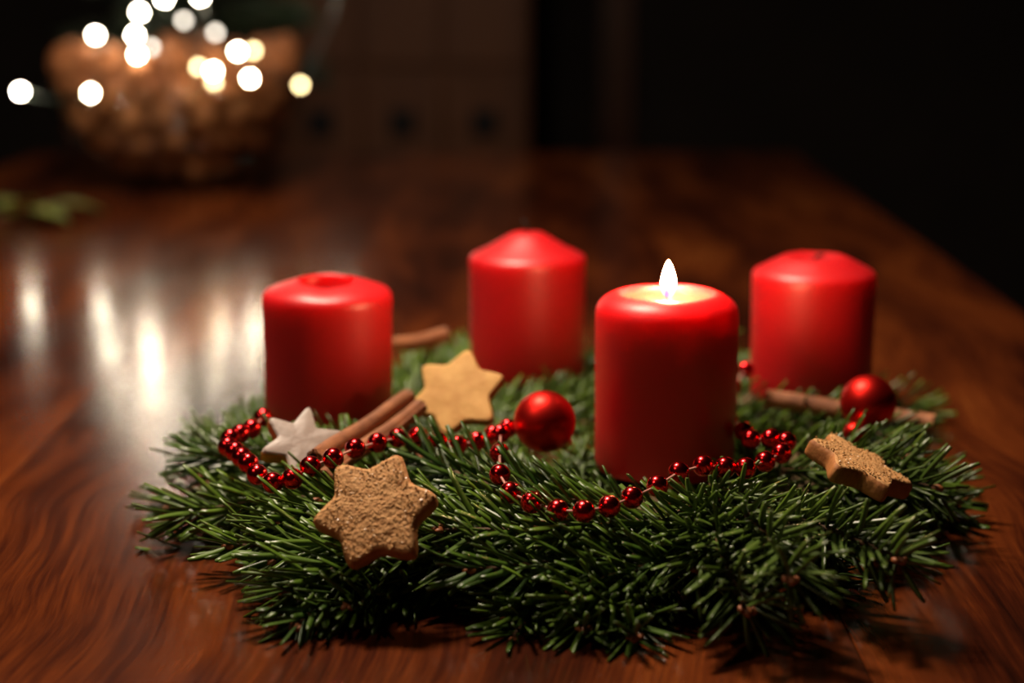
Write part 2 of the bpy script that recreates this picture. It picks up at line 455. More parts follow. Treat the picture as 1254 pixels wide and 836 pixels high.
# ------------------------------------------------------------------ fir wreath
def make_twig(seed, length, count, nlen, bend=(0, 0), under=0.0, nseg=5, opened=0.0):
    """returns stem mesh, needle mesh, bud mesh; local +X is the growing direction, +Z up"""
    rnd = random.Random(seed)
    def P(t):
        return Vector((length * t, bend[0] * length * t * t, bend[1] * length * t * t))
    def T(t):
        return Vector((length, 2 * bend[0] * length * t, 2 * bend[1] * length * t)).normalized()
    sv, sf = tube([P(i / 8) for i in range(9)], [0.0019 - 0.0009 * i / 8 for i in range(9)], 6)
    stem = mesh('fir_stem', sv, sf)
    V, F, col = [], [], []
    widths = [0.5, 0.95, 1.0, 1.0, 0.96, 0.66]
    for i in range(count):
        t = (i + rnd.random() * 0.8) / count
        tip = max(0.0, (t - 0.82) / 0.18)
        T_ = T(t)
        side = Vector((0, 0, 1)).cross(T_).normalized(); up = T_.cross(side)
        phi = i * 2.39996 + rnd.uniform(-0.3, 0.3)
        # needles sweep to the sides and the upper side, few below
        s, u = math.sin(phi), math.cos(phi)
        if u < -0.35 and tip < 0.3: u = -0.35 + 0.5 * (u + 0.35) * -1 * rnd.random()
        rad = (side * s * 1.15 + up * u).normalized()
        ang = R(rnd.uniform(26, 52)) * (1 - 0.45 * tip * (1 - opened)) + R(6) + R(24) * opened * tip * rnd.uniform(0.2, 1)
        d = (T_ * math.cos(ang) + rad * math.sin(ang)).normalized()
        ln = nlen * rnd.uniform(0.78, 1.1) * (0.72 + 0.28 * min(1, t * 4)) * (1 - 0.25 * tip)
        w = 0.00140 * rnd.uniform(0.85, 1.12); th = 0.00055
        p0 = P(t) + rad * 0.0009
        # flat side of the needle faces the top / stem direction
        nup = (T_ * -0.55 + rad * 0.15 + up * 0.95); nup = (nup - d * nup.dot(d))
        if nup.length < 1e-4: nup = up.copy()
        nup.normalize(); nup = (Matrix.Rotation(rnd.uniform(-0.9, 0.9), 3, d) @ nup)
        sd = d.cross(nup).normalized()
        curv = rnd.uniform(0.0, 0.20) * ln
        sway = rnd.uniform(-0.10, 0.10) * ln
        o = len(V); c0 = rnd.random()
        for k in range(nseg + 1):
            q = k / nseg
            ctr = p0 + d * (ln * q) + (T_ * 0.7 + up * 0.5 - d * 0.4) * (curv * q * q) + sd * (sway * q * q)
            ww = w * widths[k]
            V += [ctr - sd * ww, ctr - nup * th * 0.1 + nup * th * 0.6, ctr + sd * ww, ctr - nup * th]
            V[-4] += nup * th * 0.75; V[-2] += nup * th * 0.75      # raised rims leave a groove along the middle
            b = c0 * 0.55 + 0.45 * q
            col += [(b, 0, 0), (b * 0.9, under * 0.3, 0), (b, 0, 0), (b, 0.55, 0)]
        for k in range(nseg):
            for i4 in range(4):
                j4 = (i4 + 1) % 4
                F.append((o + k * 4 + i4, o + k * 4 + j4, o + (k + 1) * 4 + j4, o + (k + 1) * 4 + i4))
        e = o + nseg * 4
        F.append((e, e + 1, e + 2, e + 3))
    nm = mesh('fir_needles', V, F)
    ca = nm.color_attributes.new('needle', 'FLOAT_COLOR', 'POINT')
    for k, (r_, g_, b_) in enumerate(col): ca.data[k].color = (r_, g_, b_, 1)
    bm = bmesh.new()
    tipP, tipT = P(1.0), T(1.0)
    for off, s in ((Vector((0, 0, 0)), 0.0019), (Vector((-0.001, 0.0026, 0.0004)), 0.0014), (Vector((-0.001, -0.0026, 0.0002)), 0.0014)):
        mm = Matrix.Translation(tipP + off) @ frame((0, 0, 0), tipT, (0, 0, 1)) @ Matrix.Diagonal((1.5, 1, 1, 1))
        bmesh.ops.create_icosphere(bm, subdivisions=2, radius=s, matrix=mm)
    bud = from_bm('fir_bud', bm)
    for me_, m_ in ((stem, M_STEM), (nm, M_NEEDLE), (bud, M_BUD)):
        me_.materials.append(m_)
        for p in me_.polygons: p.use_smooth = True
    return stem, nm, bud

TW = []
for k in range(12):
    rnd = random.Random(100 + k)
    TW.append(make_twig(200 + k, rnd.uniform(0.066, 0.092), 74 + 3 * k, rnd.uniform(0.0255, 0.0300),
                        (rnd.uniform(-0.22, 0.22), rnd.uniform(-0.18, 0.06))))
for k in range(4):       # open tips that face the viewer like rosettes
    TW.append(make_twig(400 + k, 0.075, 78, 0.0290, (0.1 * (k - 1.5), -0.08), 1.0, 5, 1.0))
WC = Vector((0.035, 0.965, 0))
wreath = thing('advent_wreath', 'green fir wreath lying on the wooden table under the candles', 'wreath', WC)

def twig(base, d, up, var, scale=1.0):
    stem, nm, bud = TW[var]
    m = frame(Vector(base) - WC, d, up) @ Matrix.Scale(scale, 4)
    o = bpy.data.objects.new('fir_twig', stem); C.objects.link(o); o.parent = wreath; o.matrix_local = m
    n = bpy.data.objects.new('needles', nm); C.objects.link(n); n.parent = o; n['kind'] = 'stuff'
    b = bpy.data.objects.new('bud', bud); C.objects.link(b); b.parent = o
    return o

# wound straw core that carries the candles
def torus(R0, r0, zs, n=96, k=16):
    v, f = [], []
    for i in range(n):
        a = 2 * PI * i / n
        for q in range(k):
            b = 2 * PI * q / k
            rr = R0 + r0 * math.cos(b)
            v.append((rr * math.cos(a), rr * math.sin(a) , zs + 0.0078 * math.sin(b) * (1 + 0.06 * math.sin(a * 40))))
    for i in range(n):
        for q in range(k):
            f.append((i * k + q, ((i + 1) % n) * k + q, ((i + 1) % n) * k + (q + 1) % k, i * k + (q + 1) % k))
    return v, f
v, f = torus(0.135, 0.032, 0.0092)
link('straw_core', mesh('straw_core', v, f), noisy('straw', (0.06, 0.04, 0.015), (0.16, 0.10, 0.04), 120, 0.9), wreath)

def blocked(p, q, clear=0.0375):
    for cpos in CANDLES.values():
        a = Vector((p.x, p.y)); b = Vector((q.x, q.y)); cc = Vector((cpos.x, cpos.y))
        ab = b - a; t = max(0, min(1, (cc - a).dot(ab) / max(1e-9, ab.dot(ab))))
        if (a + ab * t - cc).length < clear: return True
    return False

BEADS = [(322, 511, .040), (308, 525, .040), (294, 531, .040), (282, 537, .040), (279, 547, .039), (288, 553, .039), (296, 560, .040),
         (304, 567, .040), (315, 581, .038), (334, 591, .037), (358, 586, .039), (380, 571, .043), (408, 561, .046), (435, 549, .045),
         (462, 542, .043), (487, 536, .042), (512, 534, .041), (536, 540, .040), (560, 545, .038), (584, 540, .036), (604, 532, .037),
         (622, 524, .038), (613, 531, .041), (612, 555, .041), (612, 581, .041), (625, 603, .041), (651, 615, .040), (683, 625, .039),
         (715, 626, .041), (746, 620, .042), (774, 609, .043), (805, 595, .044), (831, 578, .044), (861, 570, .044), (888, 572, .044),
         (913, 573, .044), (937, 565, .042), (957, 555, .043), (963, 541, .043), (944, 537, .043), (920, 538, .041), (911, 528, .038),
         (893, 512, .030), (893, 492, .032), (897, 474, .036), (913, 452, .041)]
BEAD_POS = [at(x, y, z + 0.0045) for (x, y, z) in BEADS]
def near_beads(p, q, clear):
    pq = q - p; l2 = pq.dot(pq)
    for b in BEAD_POS:
        t = max(0, min(1, (b - p).dot(pq) / l2))
        if (p + pq * t - b).length < clear: return True
    return False

rw = random.Random(42)
def ring_layer(n, r, z, out, rise, jr=0.012, jz=0.004, jo=0.16, scale=(0.9, 1.1), start=0.0, arc=(0, 2 * PI)):
    for i in range(n):
        for attempt in range(7):
            th = arc[0] + (arc[1] - arc[0]) * (i + start + rw.uniform(-0.35, 0.35)) / n
            fy = 1.12 if math.sin(th) < 0 else 0.92                      # the wreath is a little deeper towards the camera
            rr = r + rw.uniform(-jr, jr)
            radial = Vector((math.cos(th), math.sin(th), 0)); tang = Vector((math.sin(th), -math.cos(th), 0))
            o = out + rw.uniform(-jo, jo)
            d = (tang * math.cos(o) + radial * math.sin(o) + Vector((0, 0, rise + rw.uniform(-0.12, 0.12)))).normalized()
            p = WC + Vector((radial.x * rr * (0.72 if radial.x < 0 else 0.78), radial.y * rr * fy, z + rw.uniform(-jz, jz)))
            s = rw.uniform(*scale)
            q = p + d * 0.075 * s
            if not blocked(p, q) and not near_beads(p, q, 0.021): break
        else:
            continue
        twig(p, d, (rw.uniform(-0.25, 0.25), rw.uniform(-0.25, 0.25), 1), rw.randrange(12), s)

# under layer resting on the table, then the body, then the top dressing, then the inner rim
ring_layer(20, 0.176, 0.008, R(55), -0.02, 0.014, 0.002, jo=0.22)
ring_layer(22, 0.168, 0.014, R(40), -0.10, 0.016, 0.003, start=0.5, jo=0.22)
ring_layer(26, 0.145, 0.015, R(26), -0.02, 0.014, 0.003, start=0.2)
ring_layer(20, 0.115, 0.013, R(15), 0.02, 0.012, 0.003)
ring_layer(15, 0.090, 0.012, R(-25), 0.0, 0.012, 0.003, scale=(0.75, 0.95))
ring_layer(8, 0.045, 0.010, R(-10), 0.0, 0.014, 0.003, scale=(0.75, 0.95))
ring_layer(6, 0.186, 0.012, R(35), -0.06, 0.010, 0.003, arc=(R(200), R(340)))

# short twigs tucked around the foot of every candle
for cpos in CANDLES.values():
    for i in range(7):
        a = 2 * PI * (i + rw.uniform(-0.2, 0.2)) / 7
        radial = Vector((math.cos(a), math.sin(a), 0)); tang = Vector((math.sin(a), -math.cos(a), 0))
        d = (tang + radial * 0.25 + Vector((0, 0, 0.04))).normalized()
        p = Vector((cpos.x, cpos.y, 0.0125)) + radial * 0.042 - tang * 0.025
        if near_beads(p, p + d * 0.05, 0.017): continue
        twig(p, d, radial * 0.5 + Vector((0, 0, 1)), rw.randrange(12), rw.uniform(0.6, 0.72))

# single twigs that can be picked out in the photograph: tip pixel, tip height, direction
HERO = [
    ((1003, 697), 0.037, (0.30, -0.88, -0.05), 0.95), ((1112, 668), 0.040, (0.50, -0.80, 0.10), 0.95),
    ((845, 684), 0.030, (-0.10, -0.96, -0.10), 0.9), ((884, 727), 0.026, (-0.05, -0.93, -0.14), 1.0),
    ((905, 672), 0.030, (0.05, -0.95, -0.12), 0.85), ((1150, 580), 0.034, (0.80, -0.35, 0.08), 1.0),
    ((1105, 550), 0.040, (0.55, -0.6, 0.2), 0.85), ((965, 640), 0.034, (0.40, -0.88, 0.0), 0.85),
    ((325, 694), 0.020, (-0.92, -0.25, -0.08), 1.05), ((325, 655), 0.028, (-0.95, -0.1, 0.02), 1.0),
    ((262, 600), 0.024, (-0.95, 0.15, 0.0), 1.0), ((285, 545), 0.030, (-0.85, 0.45, 0.08), 1.0),
    ((420, 640), 0.027, (-0.95, -0.15, 0.0), 1.0), ((560, 640), 0.032, (-0.93, 0.1, 0.05), 1.0),
    ((500, 700), 0.018, (-0.9, -0.2, -0.1), 1.0), ((620, 690), 0.022, (-0.95, -0.1, -0.02), 1.0),
    ((740, 680), 0.026, (-0.95, -0.15, 0.0), 1.0), ((700, 640), 0.032, (-0.9, 0.0, 0.0), 1.0),
    ((520, 590), 0.032, (-0.9, 0.3, 0.05), 0.95), ((600, 590), 0.034, (-0.85, 0.4, 0.05), 0.9),
    ((330, 610), 0.034, (-0.9, 0.1, 0.06), 0.95), ((610, 735), 0.012, (-0.75, -0.6, -0.12), 0.95),
    ((720, 720), 0.014, (-0.6, -0.75, -0.12), 0.95), ((370, 720), 0.014, (-0.8, -0.5, -0.12), 0.95),
]
for k, (pp, z, d, s) in enumerate(HERO):
    tipP = at(pp[0], pp[1], z); d = Vector(d).normalized()
    twig(tipP - d * 0.075 * s, d, (rw.uniform(-0.2, 0.2), rw.uniform(-0.2, 0.2), 1), 12 + k % 4 if k < 8 else k % 12, s)

# ------------------------------------------------------------------ star biscuits
def star_radius(n_pts, inner, smooth, phase=0.0, irr=0.0, seed=1):
    rnd = random.Random(seed)
    tips = [1 + rnd.uniform(-irr, irr) for _ in range(n_pts)]
    S = 720
    raw = []
    for i in range(S):
        a = 2 * PI * i / S
        u = a / (2 * PI) * n_pts
        k = int(u + 0.5) % n_pts; fr = abs(u - round(u)) * 2          # 0 at a tip, 1 at a notch
        ha = PI / n_pts
        x0, y0 = tips[k], 0.0; x1, y1 = inner * math.cos(ha), inner * math.sin(ha)
        t = fr * ha
        # straight star edge between tip and notch in polar form
        den = (y1 - y0) * math.cos(t) - (x1 - x0) * math.sin(t)
        raw.append((x0 * (y1 - y0) - y0 * (x1 - x0)) / den)
    w = int(smooth / 360 * S)
    out = []
    for i in range(S):
        acc = wt = 0
        for k in range(-2 * w, 2 * w + 1):
            g = math.exp(-(k / max(1, w)) ** 2); acc += raw[(i + k) % S] * g; wt += g
        out.append(acc / wt)
    return lambda a: out[int(((a - phase) % (2 * PI)) / (2 * PI) * S) % S]

def biscuit_mesh(size, thick, rad, rough_amp, na=180, nr=36, edge=0.0016, seed=0, dome=0.0006):
    V, F = [], []
    def P(a, s, z): r = rad(a) * size * s; return Vector((r * math.cos(a), r * math.sin(a), z))
    V.append(Vector((0, 0, thick + dome)))
    rings = []
    prof = []
    for k in range(1, nr + 1):
        s = k / nr
        prof.append((s * (1 - edge / size * 1.2), thick + dome * (1 - s * s)))
    prof += [(1 - edge / size * 0.5, thick - edge * 0.25), (1 - 0.0, thick - edge), (1.0, thick * 0.5), (1.0, thick * 0.25), (0.985, 0.0008), (0.95, 0.0)]
    for (s, z) in prof:
        ring = []
        for i in range(na):
            a = 2 * PI * i / na
            p = P(a, s, z)
            if rough_amp and s > 0.02:
                q = p * 420 + Vector((seed, seed * 2, 0)); q2 = p * 1100 + Vector((seed, 0, seed))
                h = (0.9 - 1.9 * noise.voronoi(q * 1.7)[0][0]) * 0.55 + noise.noise(q * 1.1) * 0.5 + noise.noise(q2 * 1.5) * 0.35 + noise.noise(p * 150) * 0.9
                k = 1.0 if z > thick * 0.8 else 0.3
                p = p + (Vector((0, 0, 1)) * h * rough_amp * k + Vector((p.x, p.y, 0)).normalized() * h * rough_amp * 0.7 * min(1, s ** 4))
            ring.append(len(V)); V.append(p)
        rings.append(ring)
    for i in range(na): F.append((0, rings[0][i], rings[0][(i + 1) % na]))
    for a, b in zip(rings, rings[1:]):
        for i in range(na):
            j = (i + 1) % na; F.append((a[i], b[i], b[j], a[j]))
    bot = len(V); V.append(Vector((0, 0, 0)))
    for i in range(na): F.append((bot, rings[-1][(i + 1) % na], rings[-1][i]))
    return mesh('biscuit', V, F)

def sugar_mesh(size, thick, rad, n, seed, dome=0.0006):
    rnd = random.Random(seed); bm = bmesh.new()
    for i in range(n):
        a = rnd.uniform(0, 2 * PI); s = math.sqrt(rnd.random()) * 0.95; r = rad(a) * size * s
        p = Vector((r * math.cos(a), r * math.sin(a), thick + dome * (1 - s * s) + rnd.uniform(0.0, 0.0004)))
        e = Matrix.Rotation(rnd.uniform(0, 3), 4, 'X') @ Matrix.Rotation(rnd.uniform(0, 3), 4, 'Z')
        bmesh.ops.create_cube(bm, size=rnd.uniform(0.0003, 0.0007), matrix=Matrix.Translation(p) @ e)
    return from_bm('sugar_grains', bm)

def biscuit(name, label, M, size, thick, rad, rough_amp, m_top, m_edge=None, sugar=0, seed=0, **kw):
    t = thing(name, label, 'biscuit', M.translation, 'star biscuits on the wreath')
    t.rotation_euler = M.to_euler()
    me = biscuit_mesh(size, thick, rad, rough_amp, seed=seed, **kw)
    o = link('biscuit_body', me, m_top, t)
    if m_edge:
        me.materials.append(m_edge)
        for p in me.polygons:
            if p.center.z < thick * 0.86: p.material_index = 1
    if sugar:
        s = link('sugar_grains', sugar_mesh(size, thick, rad, sugar, seed + 5), M_SUGAR, t, smooth=False); s['kind'] = 'stuff'
    return t

def view_dir(p): return (Vector((0, 0, CAMH)) - p).normalized()
def cam_basis(): return Vector((1, 0, 0)), Vector((0, math.sin(PITCH), math.cos(PITCH))), Vector((0, -math.cos(PITCH), math.sin(PITCH)))
CX, CY, CZ = cam_basis()      # right, up, towards the camera

# front crumbly star: leans on the front slope
p = at(458, 622, 0.050)
rad6 = star_radius(6, 0.63, 7, 0.0, 0.05, 4)
nrm = (CX * -0.12 + CY * 0.46 + CZ * 0.87)
xh = CX * math.cos(R(10)) + CY * math.sin(R(10))
biscuit('star_biscuit', 'crumbly brown sugared star biscuit leaning on the front of the wreath', frame_n(p - nrm.normalized() * 0.008, nrm, xh),
        0.0288, 0.0088, rad6, 0.00045, M_CRUMB, M_BISCUIT_EDGE, 500, 3, na=420, nr=90, edge=0.0030, dome=0.0014)
# smooth golden star
p = at(559, 480, 0.050)
rad6b = star_radius(6, 0.63, 6.0, 0.0, 0.04, 9)
nrm = (CX * -0.16 + CY * 0.48 + CZ * 0.86)
xh = CX * math.cos(R(30 - 11)) + CY * math.sin(R(30 - 11))
biscuit('star_biscuit', 'smooth golden star biscuit propped before the farthest candle', frame_n(p - nrm.normalized() * 0.006, nrm, xh),
        0.0275, 0.0065, rad6b, 0.00012, M_BISCUIT, M_BISCUIT_EDGE, 0, 11)
# white glazed cinnamon star
p = at(369, 541, 0.045)
rad6c = star_radius(6, 0.50, 4.5, 0.0, 0.05, 2)
nrm = (CX * 0.22 + CY * 0.62 + CZ * 0.75)
xh = CX * math.cos(R(28)) + CY * math.sin(R(28))
gs = biscuit('glazed_star_biscuit', 'white glazed star biscuit with brown edges before the hollowed candle', frame_n(p - nrm.normalized() * 0.008, nrm, xh),
             0.0225, 0.0075, rad6c, 0.0001, M_BISCUIT_EDGE, None, 0, 21)
gz = link('glaze', biscuit_mesh(0.0223, 0.0016, rad6c, 0.00008, edge=0.0012, seed=6), M_GLAZE, gs); gz.location = (0, 0, 0.0072)
# crumbly star at the right, seen nearly edge-on
p = at(1050, 571, 0.046)
a_ = (CX * 0.90 - CY * 0.44)
nrm = (CX * 0.38 + CY * 0.82 + CZ * 0.27)
biscuit('star_biscuit', 'sandy sugared star biscuit tipped nearly edge-on under the right bauble', frame_n(p - nrm.normalized() * 0.005, nrm, a_),
        0.0275, 0.0088, star_radius(6, 0.60, 6, R(2), 0.06, 15), 0.0004, M_CRUMB, M_BISCUIT_EDGE, 450, 31, na=360, nr=70, edge=0.0024, dome=0.0010)

# ------------------------------------------------------------------ cinnamon sticks
def quill(length, r, seed, turns=1.45, wall=0.0011):
    rnd = random.Random(seed)
    n = 44; m = 14
    outer, inner = [], []
    for i in range(n + 1):
        q = i / n
        a = q * turns * 2 * PI
        rr = r * (1 - 0.42 * max(0, q - 0.45) / 0.55)
        outer.append((rr, a)); inner.append((rr - wall, a))
    loop = outer + inner[::-1]
    V, F = [], []
    K = len(loop)
    for k in range(m + 1):
        x = length * (k / m - 0.5)
        tw = 0.1 * math.sin(k * 0.7 + seed)
        cy, cz = 0.0007 * math.sin(k * 0.55 + seed), 0.0006 * math.cos(k * 0.4 + seed)
        for (rr, a) in loop:
            g = 1 + 0.05 * noise.noise(Vector((x * 90, a * 1.5, seed)))
            xx = x + (0.0018 * noise.noise(Vector((a * 1.7, seed, k))) if k in (0, m) else 0)
            V.append((xx, cy + rr * g * math.cos(a + tw), cz + rr * g * math.sin(a + tw)))
    for k in range(m):
        for i in range(K):
            j = (i + 1) % K; F.append((k * K + i, k * K + j, (k + 1) * K + j, (k + 1) * K + i))
    for base, flip in ((0, True), (m * K, False)):
        for i in range(n):
            quad = (base + i, base + i + 1, base + K - 2 - i, base + K - 1 - i)
            F.append(quad if flip else quad[::-1])
    return mesh('cinnamon_quill', V, F)

def stick(a, b, r, label, seed):
    a, b = Vector(a), Vector(b)
    o = link('cinnamon_stick', quill((b - a).length, r, seed), M_CINN)
    o.matrix_world = frame((a + b) / 2, b - a, (0, 0, 1)) @ Matrix.Rotation(seed * 1.3, 4, 'X')
    return tag(o, label, 'cinnamon stick', 'cinnamon sticks on the wreath')

stick(at(384, 562, 0.042), at(499, 487, 0.050), 0.0042, 'cinnamon stick of the crossing pair lying closer to the hollowed candle', 1)
stick(at(396, 586, 0.036), at(514, 497, 0.047), 0.0042, 'cinnamon stick of the pair touching the smooth star, its open end by the beads', 2)
stick(at(452, 428, 0.040), at(546, 411, 0.042), 0.0047, 'short cinnamon stick poking out behind the hollowed candle', 3)
stick(at(938, 489, 0.034), at(1143, 519, 0.027), 0.0054, 'long thick cinnamon stick running behind the right bauble', 4)

# ------------------------------------------------------------------ baubles
def bauble(center, r, capdir, label):
    t = thing('christmas_bauble', label, 'bauble', center, 'red baubles on the wreath')
    bm = bmesh.new(); bmesh.ops.create_uvsphere(bm, u_segments=64, v_segments=40, radius=r)
    link('ball', from_bm('ball', bm), M_MATTE, t)
    m = frame_n((0, 0, 0), capdir, (1, 0.2, 0))
    v, f = lathe([(0.0036, r - 0.0008), (0.0040, r - 0.0002), (0.0036, r + 0.0022), (0.0012, r + 0.0026), (0, r + 0.0026)], 20)
    cap = link('cap', mesh('cap', v, f), M_CAP, t); cap.matrix_local = m
    ring = [Vector((0.0022 * math.cos(q * PI / 8), 0, r + 0.0042 + 0.0022 * math.sin(q * PI / 8))) for q in range(17)]
    v, f = tube(ring, 0.0003, 6, caps=False)
    link('loop', mesh('loop', v, f), M_CAP, cap)
    return t
bauble(atd(667, 516, 0.884), 0.0150, (0.62, 0.25, -0.72), 'satin red bauble between the smooth star and the lit candle')
bauble(atd(1063, 493, 0.925), 0.0141, (0.3, 0.6, -0.7), 'satin red bauble on the cinnamon stick at the right')
bauble(atd(1047, 531, 0.910), 0.0058, (0.3, 0.7, -0.6), 'small red bauble half buried in fir under the larger right bauble')

# ------------------------------------------------------------------ bead garland
gar = thing('bead_garland', 'string of shiny red metallic beads winding across the fir wreath', 'garland', at(683, 625, .039))
g0 = gar.location.copy()
bm = bmesh.new(); bmesh.ops.create_uvsphere(bm, u_segments=24, v_segments=16, radius=0.0048)
bead_me = from_bm('bead', bm); bead_me.materials.append(M_BEAD)
for p_ in bead_me.polygons: p_.use_smooth = True
pts = [b - g0 for b in BEAD_POS]
for q in pts:
    o = bpy.data.objects.new('bead', bead_me); C.objects.link(o); o.parent = gar; o.location = q
v, f = tube(pts, 0.0006, 6)
link('thread', mesh('thread', v, f), M_THREAD, gar)

# ------------------------------------------------------------------ background: glass bowl of nuts
BC = Vector((-0.395, 2.17, 0))
M_GLASS = clear_film('clear_thin_glass', (0.93, 0.96, 0.95), 0.35)
bowl = thing('glass_bowl', 'blurred clear glass bowl filled with brown nuts at the back of the table', 'bowl', BC)
outer = [(0, 0), (0.055, 0.0), (0.060, 0.006), (0.066, 0.012), (0.099, 0.03), (0.129, 0.06), (0.145, 0.095), (0.151, 0.128)]
inner = [(0.1485, 0.128), (0.1425, 0.095), (0.1265, 0.061), (0.097, 0.033), (0.061, 0.016), (0, 0.013)]
v, f = lathe(outer + inner, 64)
link('bowl_body', mesh('bowl_body', v, f), M_GLASS, bowl)
M_NUT = noisy('walnut_shell', (0.16, 0.05, 0.014), (0.42, 0.15, 0.045), 60, 0.7, 0.5, 130, 0.002, rand=3.0)
def nut_mesh(seed):
    bm = bmesh.new(); bmesh.ops.create_uvsphere(bm, u_segments=24, v_segments=16, radius=1.0)
    for vv in bm.verts:
        p = vv.co
        h = 1 + 0.05 * noise.noise(p * 3 + Vector((seed, 0, 0))) + 0.035 * noise.noise(p * 7 + Vector((seed, 3, 0)))
        seam = math.exp(-(p.y / 0.09) ** 2) * 0.07
        k = 1 + 0.10 * max(0, p.x) ** 4
        vv.co = Vector((p.x * 0.0205 * k, p.y * 0.017, p.z * 0.0175)) * (h + seam)
    return from_bm('walnut', bm)
NUTS = [nut_mesh(s) for s in range(4)]
for me_ in NUTS:
    me_.materials.append(M_NUT)
    for p_ in me_.polygons: p_.use_smooth = True
def bowl_r(z):
    for (r0, z0), (r1, z1) in zip(inner[::-1], inner[::-1][1:]):
        if z0 <= z <= z1: return r0 + (r1 - r0) * (z - z0) / (z1 - z0)
    return inner[0][0]
rn = random.Random(5); cnt = 0
for lay in range(5):
    z = 0.036 + lay * 0.0285
    zz = min(z, 0.128)
    rm = bowl_r(min(max(zz - 0.014, 0.014), 0.127)) - 0.0235
    if lay >= 4: rm = 0.128
    for ring in range(4):
        rr = rm - ring * 0.036
        if rr < 0.005: break
        if ring >= 1 and lay == 4: break               # heaped higher along the rim than in the middle
        if ring >= 1 and lay < 3: break                # hidden inside
        k = max(1, int(2 * PI * rr / 0.0385)); a0 = rn.uniform(0, 6)
        for i in range(k):
            a = a0 + 2 * PI * i / k
            if ring == 0 and lay == 5 and rn.random() < 0.3: continue
            o = bpy.data.objects.new('walnut', NUTS[rn.randrange(4)]); C.objects.link(o)
            o.location = BC + Vector((rr * math.cos(a), rr * math.sin(a), z + rn.uniform(-0.004, 0.010)))
            o.rotation_euler = (rn.uniform(0, 6), rn.uniform(0, 6), rn.uniform(0, 6))
            tag(o, 'brown walnut heaped in the blurred glass bowl', 'walnut', 'walnuts in the glass bowl')

# small dark fir tree behind the bowl, wound with fairy lights
TC = Vector((-0.42, 2.475, 0))
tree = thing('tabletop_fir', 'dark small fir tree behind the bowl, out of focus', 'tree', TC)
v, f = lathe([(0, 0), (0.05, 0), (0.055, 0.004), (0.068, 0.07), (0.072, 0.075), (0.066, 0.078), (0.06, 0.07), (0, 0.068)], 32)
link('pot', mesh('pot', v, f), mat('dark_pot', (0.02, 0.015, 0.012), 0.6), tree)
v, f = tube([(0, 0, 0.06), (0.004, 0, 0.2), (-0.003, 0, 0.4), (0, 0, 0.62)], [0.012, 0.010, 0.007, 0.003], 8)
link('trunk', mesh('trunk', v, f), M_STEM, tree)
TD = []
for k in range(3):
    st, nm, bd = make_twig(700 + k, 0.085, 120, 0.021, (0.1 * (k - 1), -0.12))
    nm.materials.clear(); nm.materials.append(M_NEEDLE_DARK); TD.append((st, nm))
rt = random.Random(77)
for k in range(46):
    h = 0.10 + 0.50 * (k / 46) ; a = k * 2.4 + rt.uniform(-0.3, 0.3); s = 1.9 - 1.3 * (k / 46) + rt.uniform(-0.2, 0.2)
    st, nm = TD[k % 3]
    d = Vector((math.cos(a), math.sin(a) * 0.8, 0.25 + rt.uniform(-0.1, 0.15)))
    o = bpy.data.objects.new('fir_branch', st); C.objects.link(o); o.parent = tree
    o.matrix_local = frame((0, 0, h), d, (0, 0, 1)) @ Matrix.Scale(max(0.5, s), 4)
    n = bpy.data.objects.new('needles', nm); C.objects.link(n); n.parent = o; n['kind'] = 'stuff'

# fairy lights: bulbs on one cord, continuing up the tree
COOL, WARM = (1.0, 0.93, 0.80), (1.0, 0.72, 0.28)
LED = [(25, 112, 2.02, 0), (111, 114, 1.98, 0), (117, 43, 2.04, 0), (171, 15, 2.05, 0), (165, 43, 2.03, 0), (168, 67, 2.0, 0), (185, 58, 2.06, 2),
       (201, -2, 2.08, 0), (225, 25, 2.08, 2), (245, -4, 2.08, 0), (264, 40, 2.06, 2), (291, 63, 2.0, 0), (310, 62, 2.04, 1), (306, 96, 1.97, 0),
       (261, 87, 1.97, 0), (243, 82, 2.0, 1), (262, 100, 1.99, 1), (368, 104, 2.02, 1)]
lights = thing('fairy_lights', 'string of glowing warm white fairy lights above the bowl', 'string lights', BC + Vector((0, 0.1, 0.1)))
l0 = lights.location.copy()
bm = bmesh.new(); bmesh.ops.create_icosphere(bm, subdivisions=2, radius=0.0038)
bulb_me = {}
for key, colr, st in ((0, (1.0, 0.86, 0.64), 45), (1, (1.0, 0.72, 0.34), 7), (2, (1.0, 0.88, 0.72), 3.2)):
    me_ = bpy.data.meshes.new('bulb'); bm.to_mesh(me_); me_.materials.append(emission('fairy_light_%d' % key, colr, st))
    for p_ in me_.polygons: p_.use_smooth = True
    bulb_me[key] = me_
bm.free()
path = []
def bulb(p, key):
    o = bpy.data.objects.new('bulb', bulb_me[key]); C.objects.link(o); o.parent = lights; o.location = p - l0
    path.append(p - l0)
for (x, y, Z, key) in sorted(LED): bulb(atd(x, y, Z), key)
rl = random.Random(12)
for k in range(22):                      # the string goes on above the picture's upper edge
    h = 0.24 + 0.20 * k / 21
    a = k * 2.1; r_ = 0.20 - 0.15 * k / 21
    bulb(TC + Vector((r_ * math.cos(a), r_ * math.sin(a) * 0.7 - 0.05, h)), 0)
cord = []
for a, b in zip(path, path[1:]):
    mid = (a + b) / 2 + Vector((0, 0.02, -0.012))
    cord += [a + Vector((0, 0.004, 0)), mid]
cord.append(path[-1])
v, f = tube(cord, 0.0010, 5)
link('cord', mesh('cord', v, f), mat('dark_green_cord', (0.01, 0.02, 0.01), 0.5), lights)

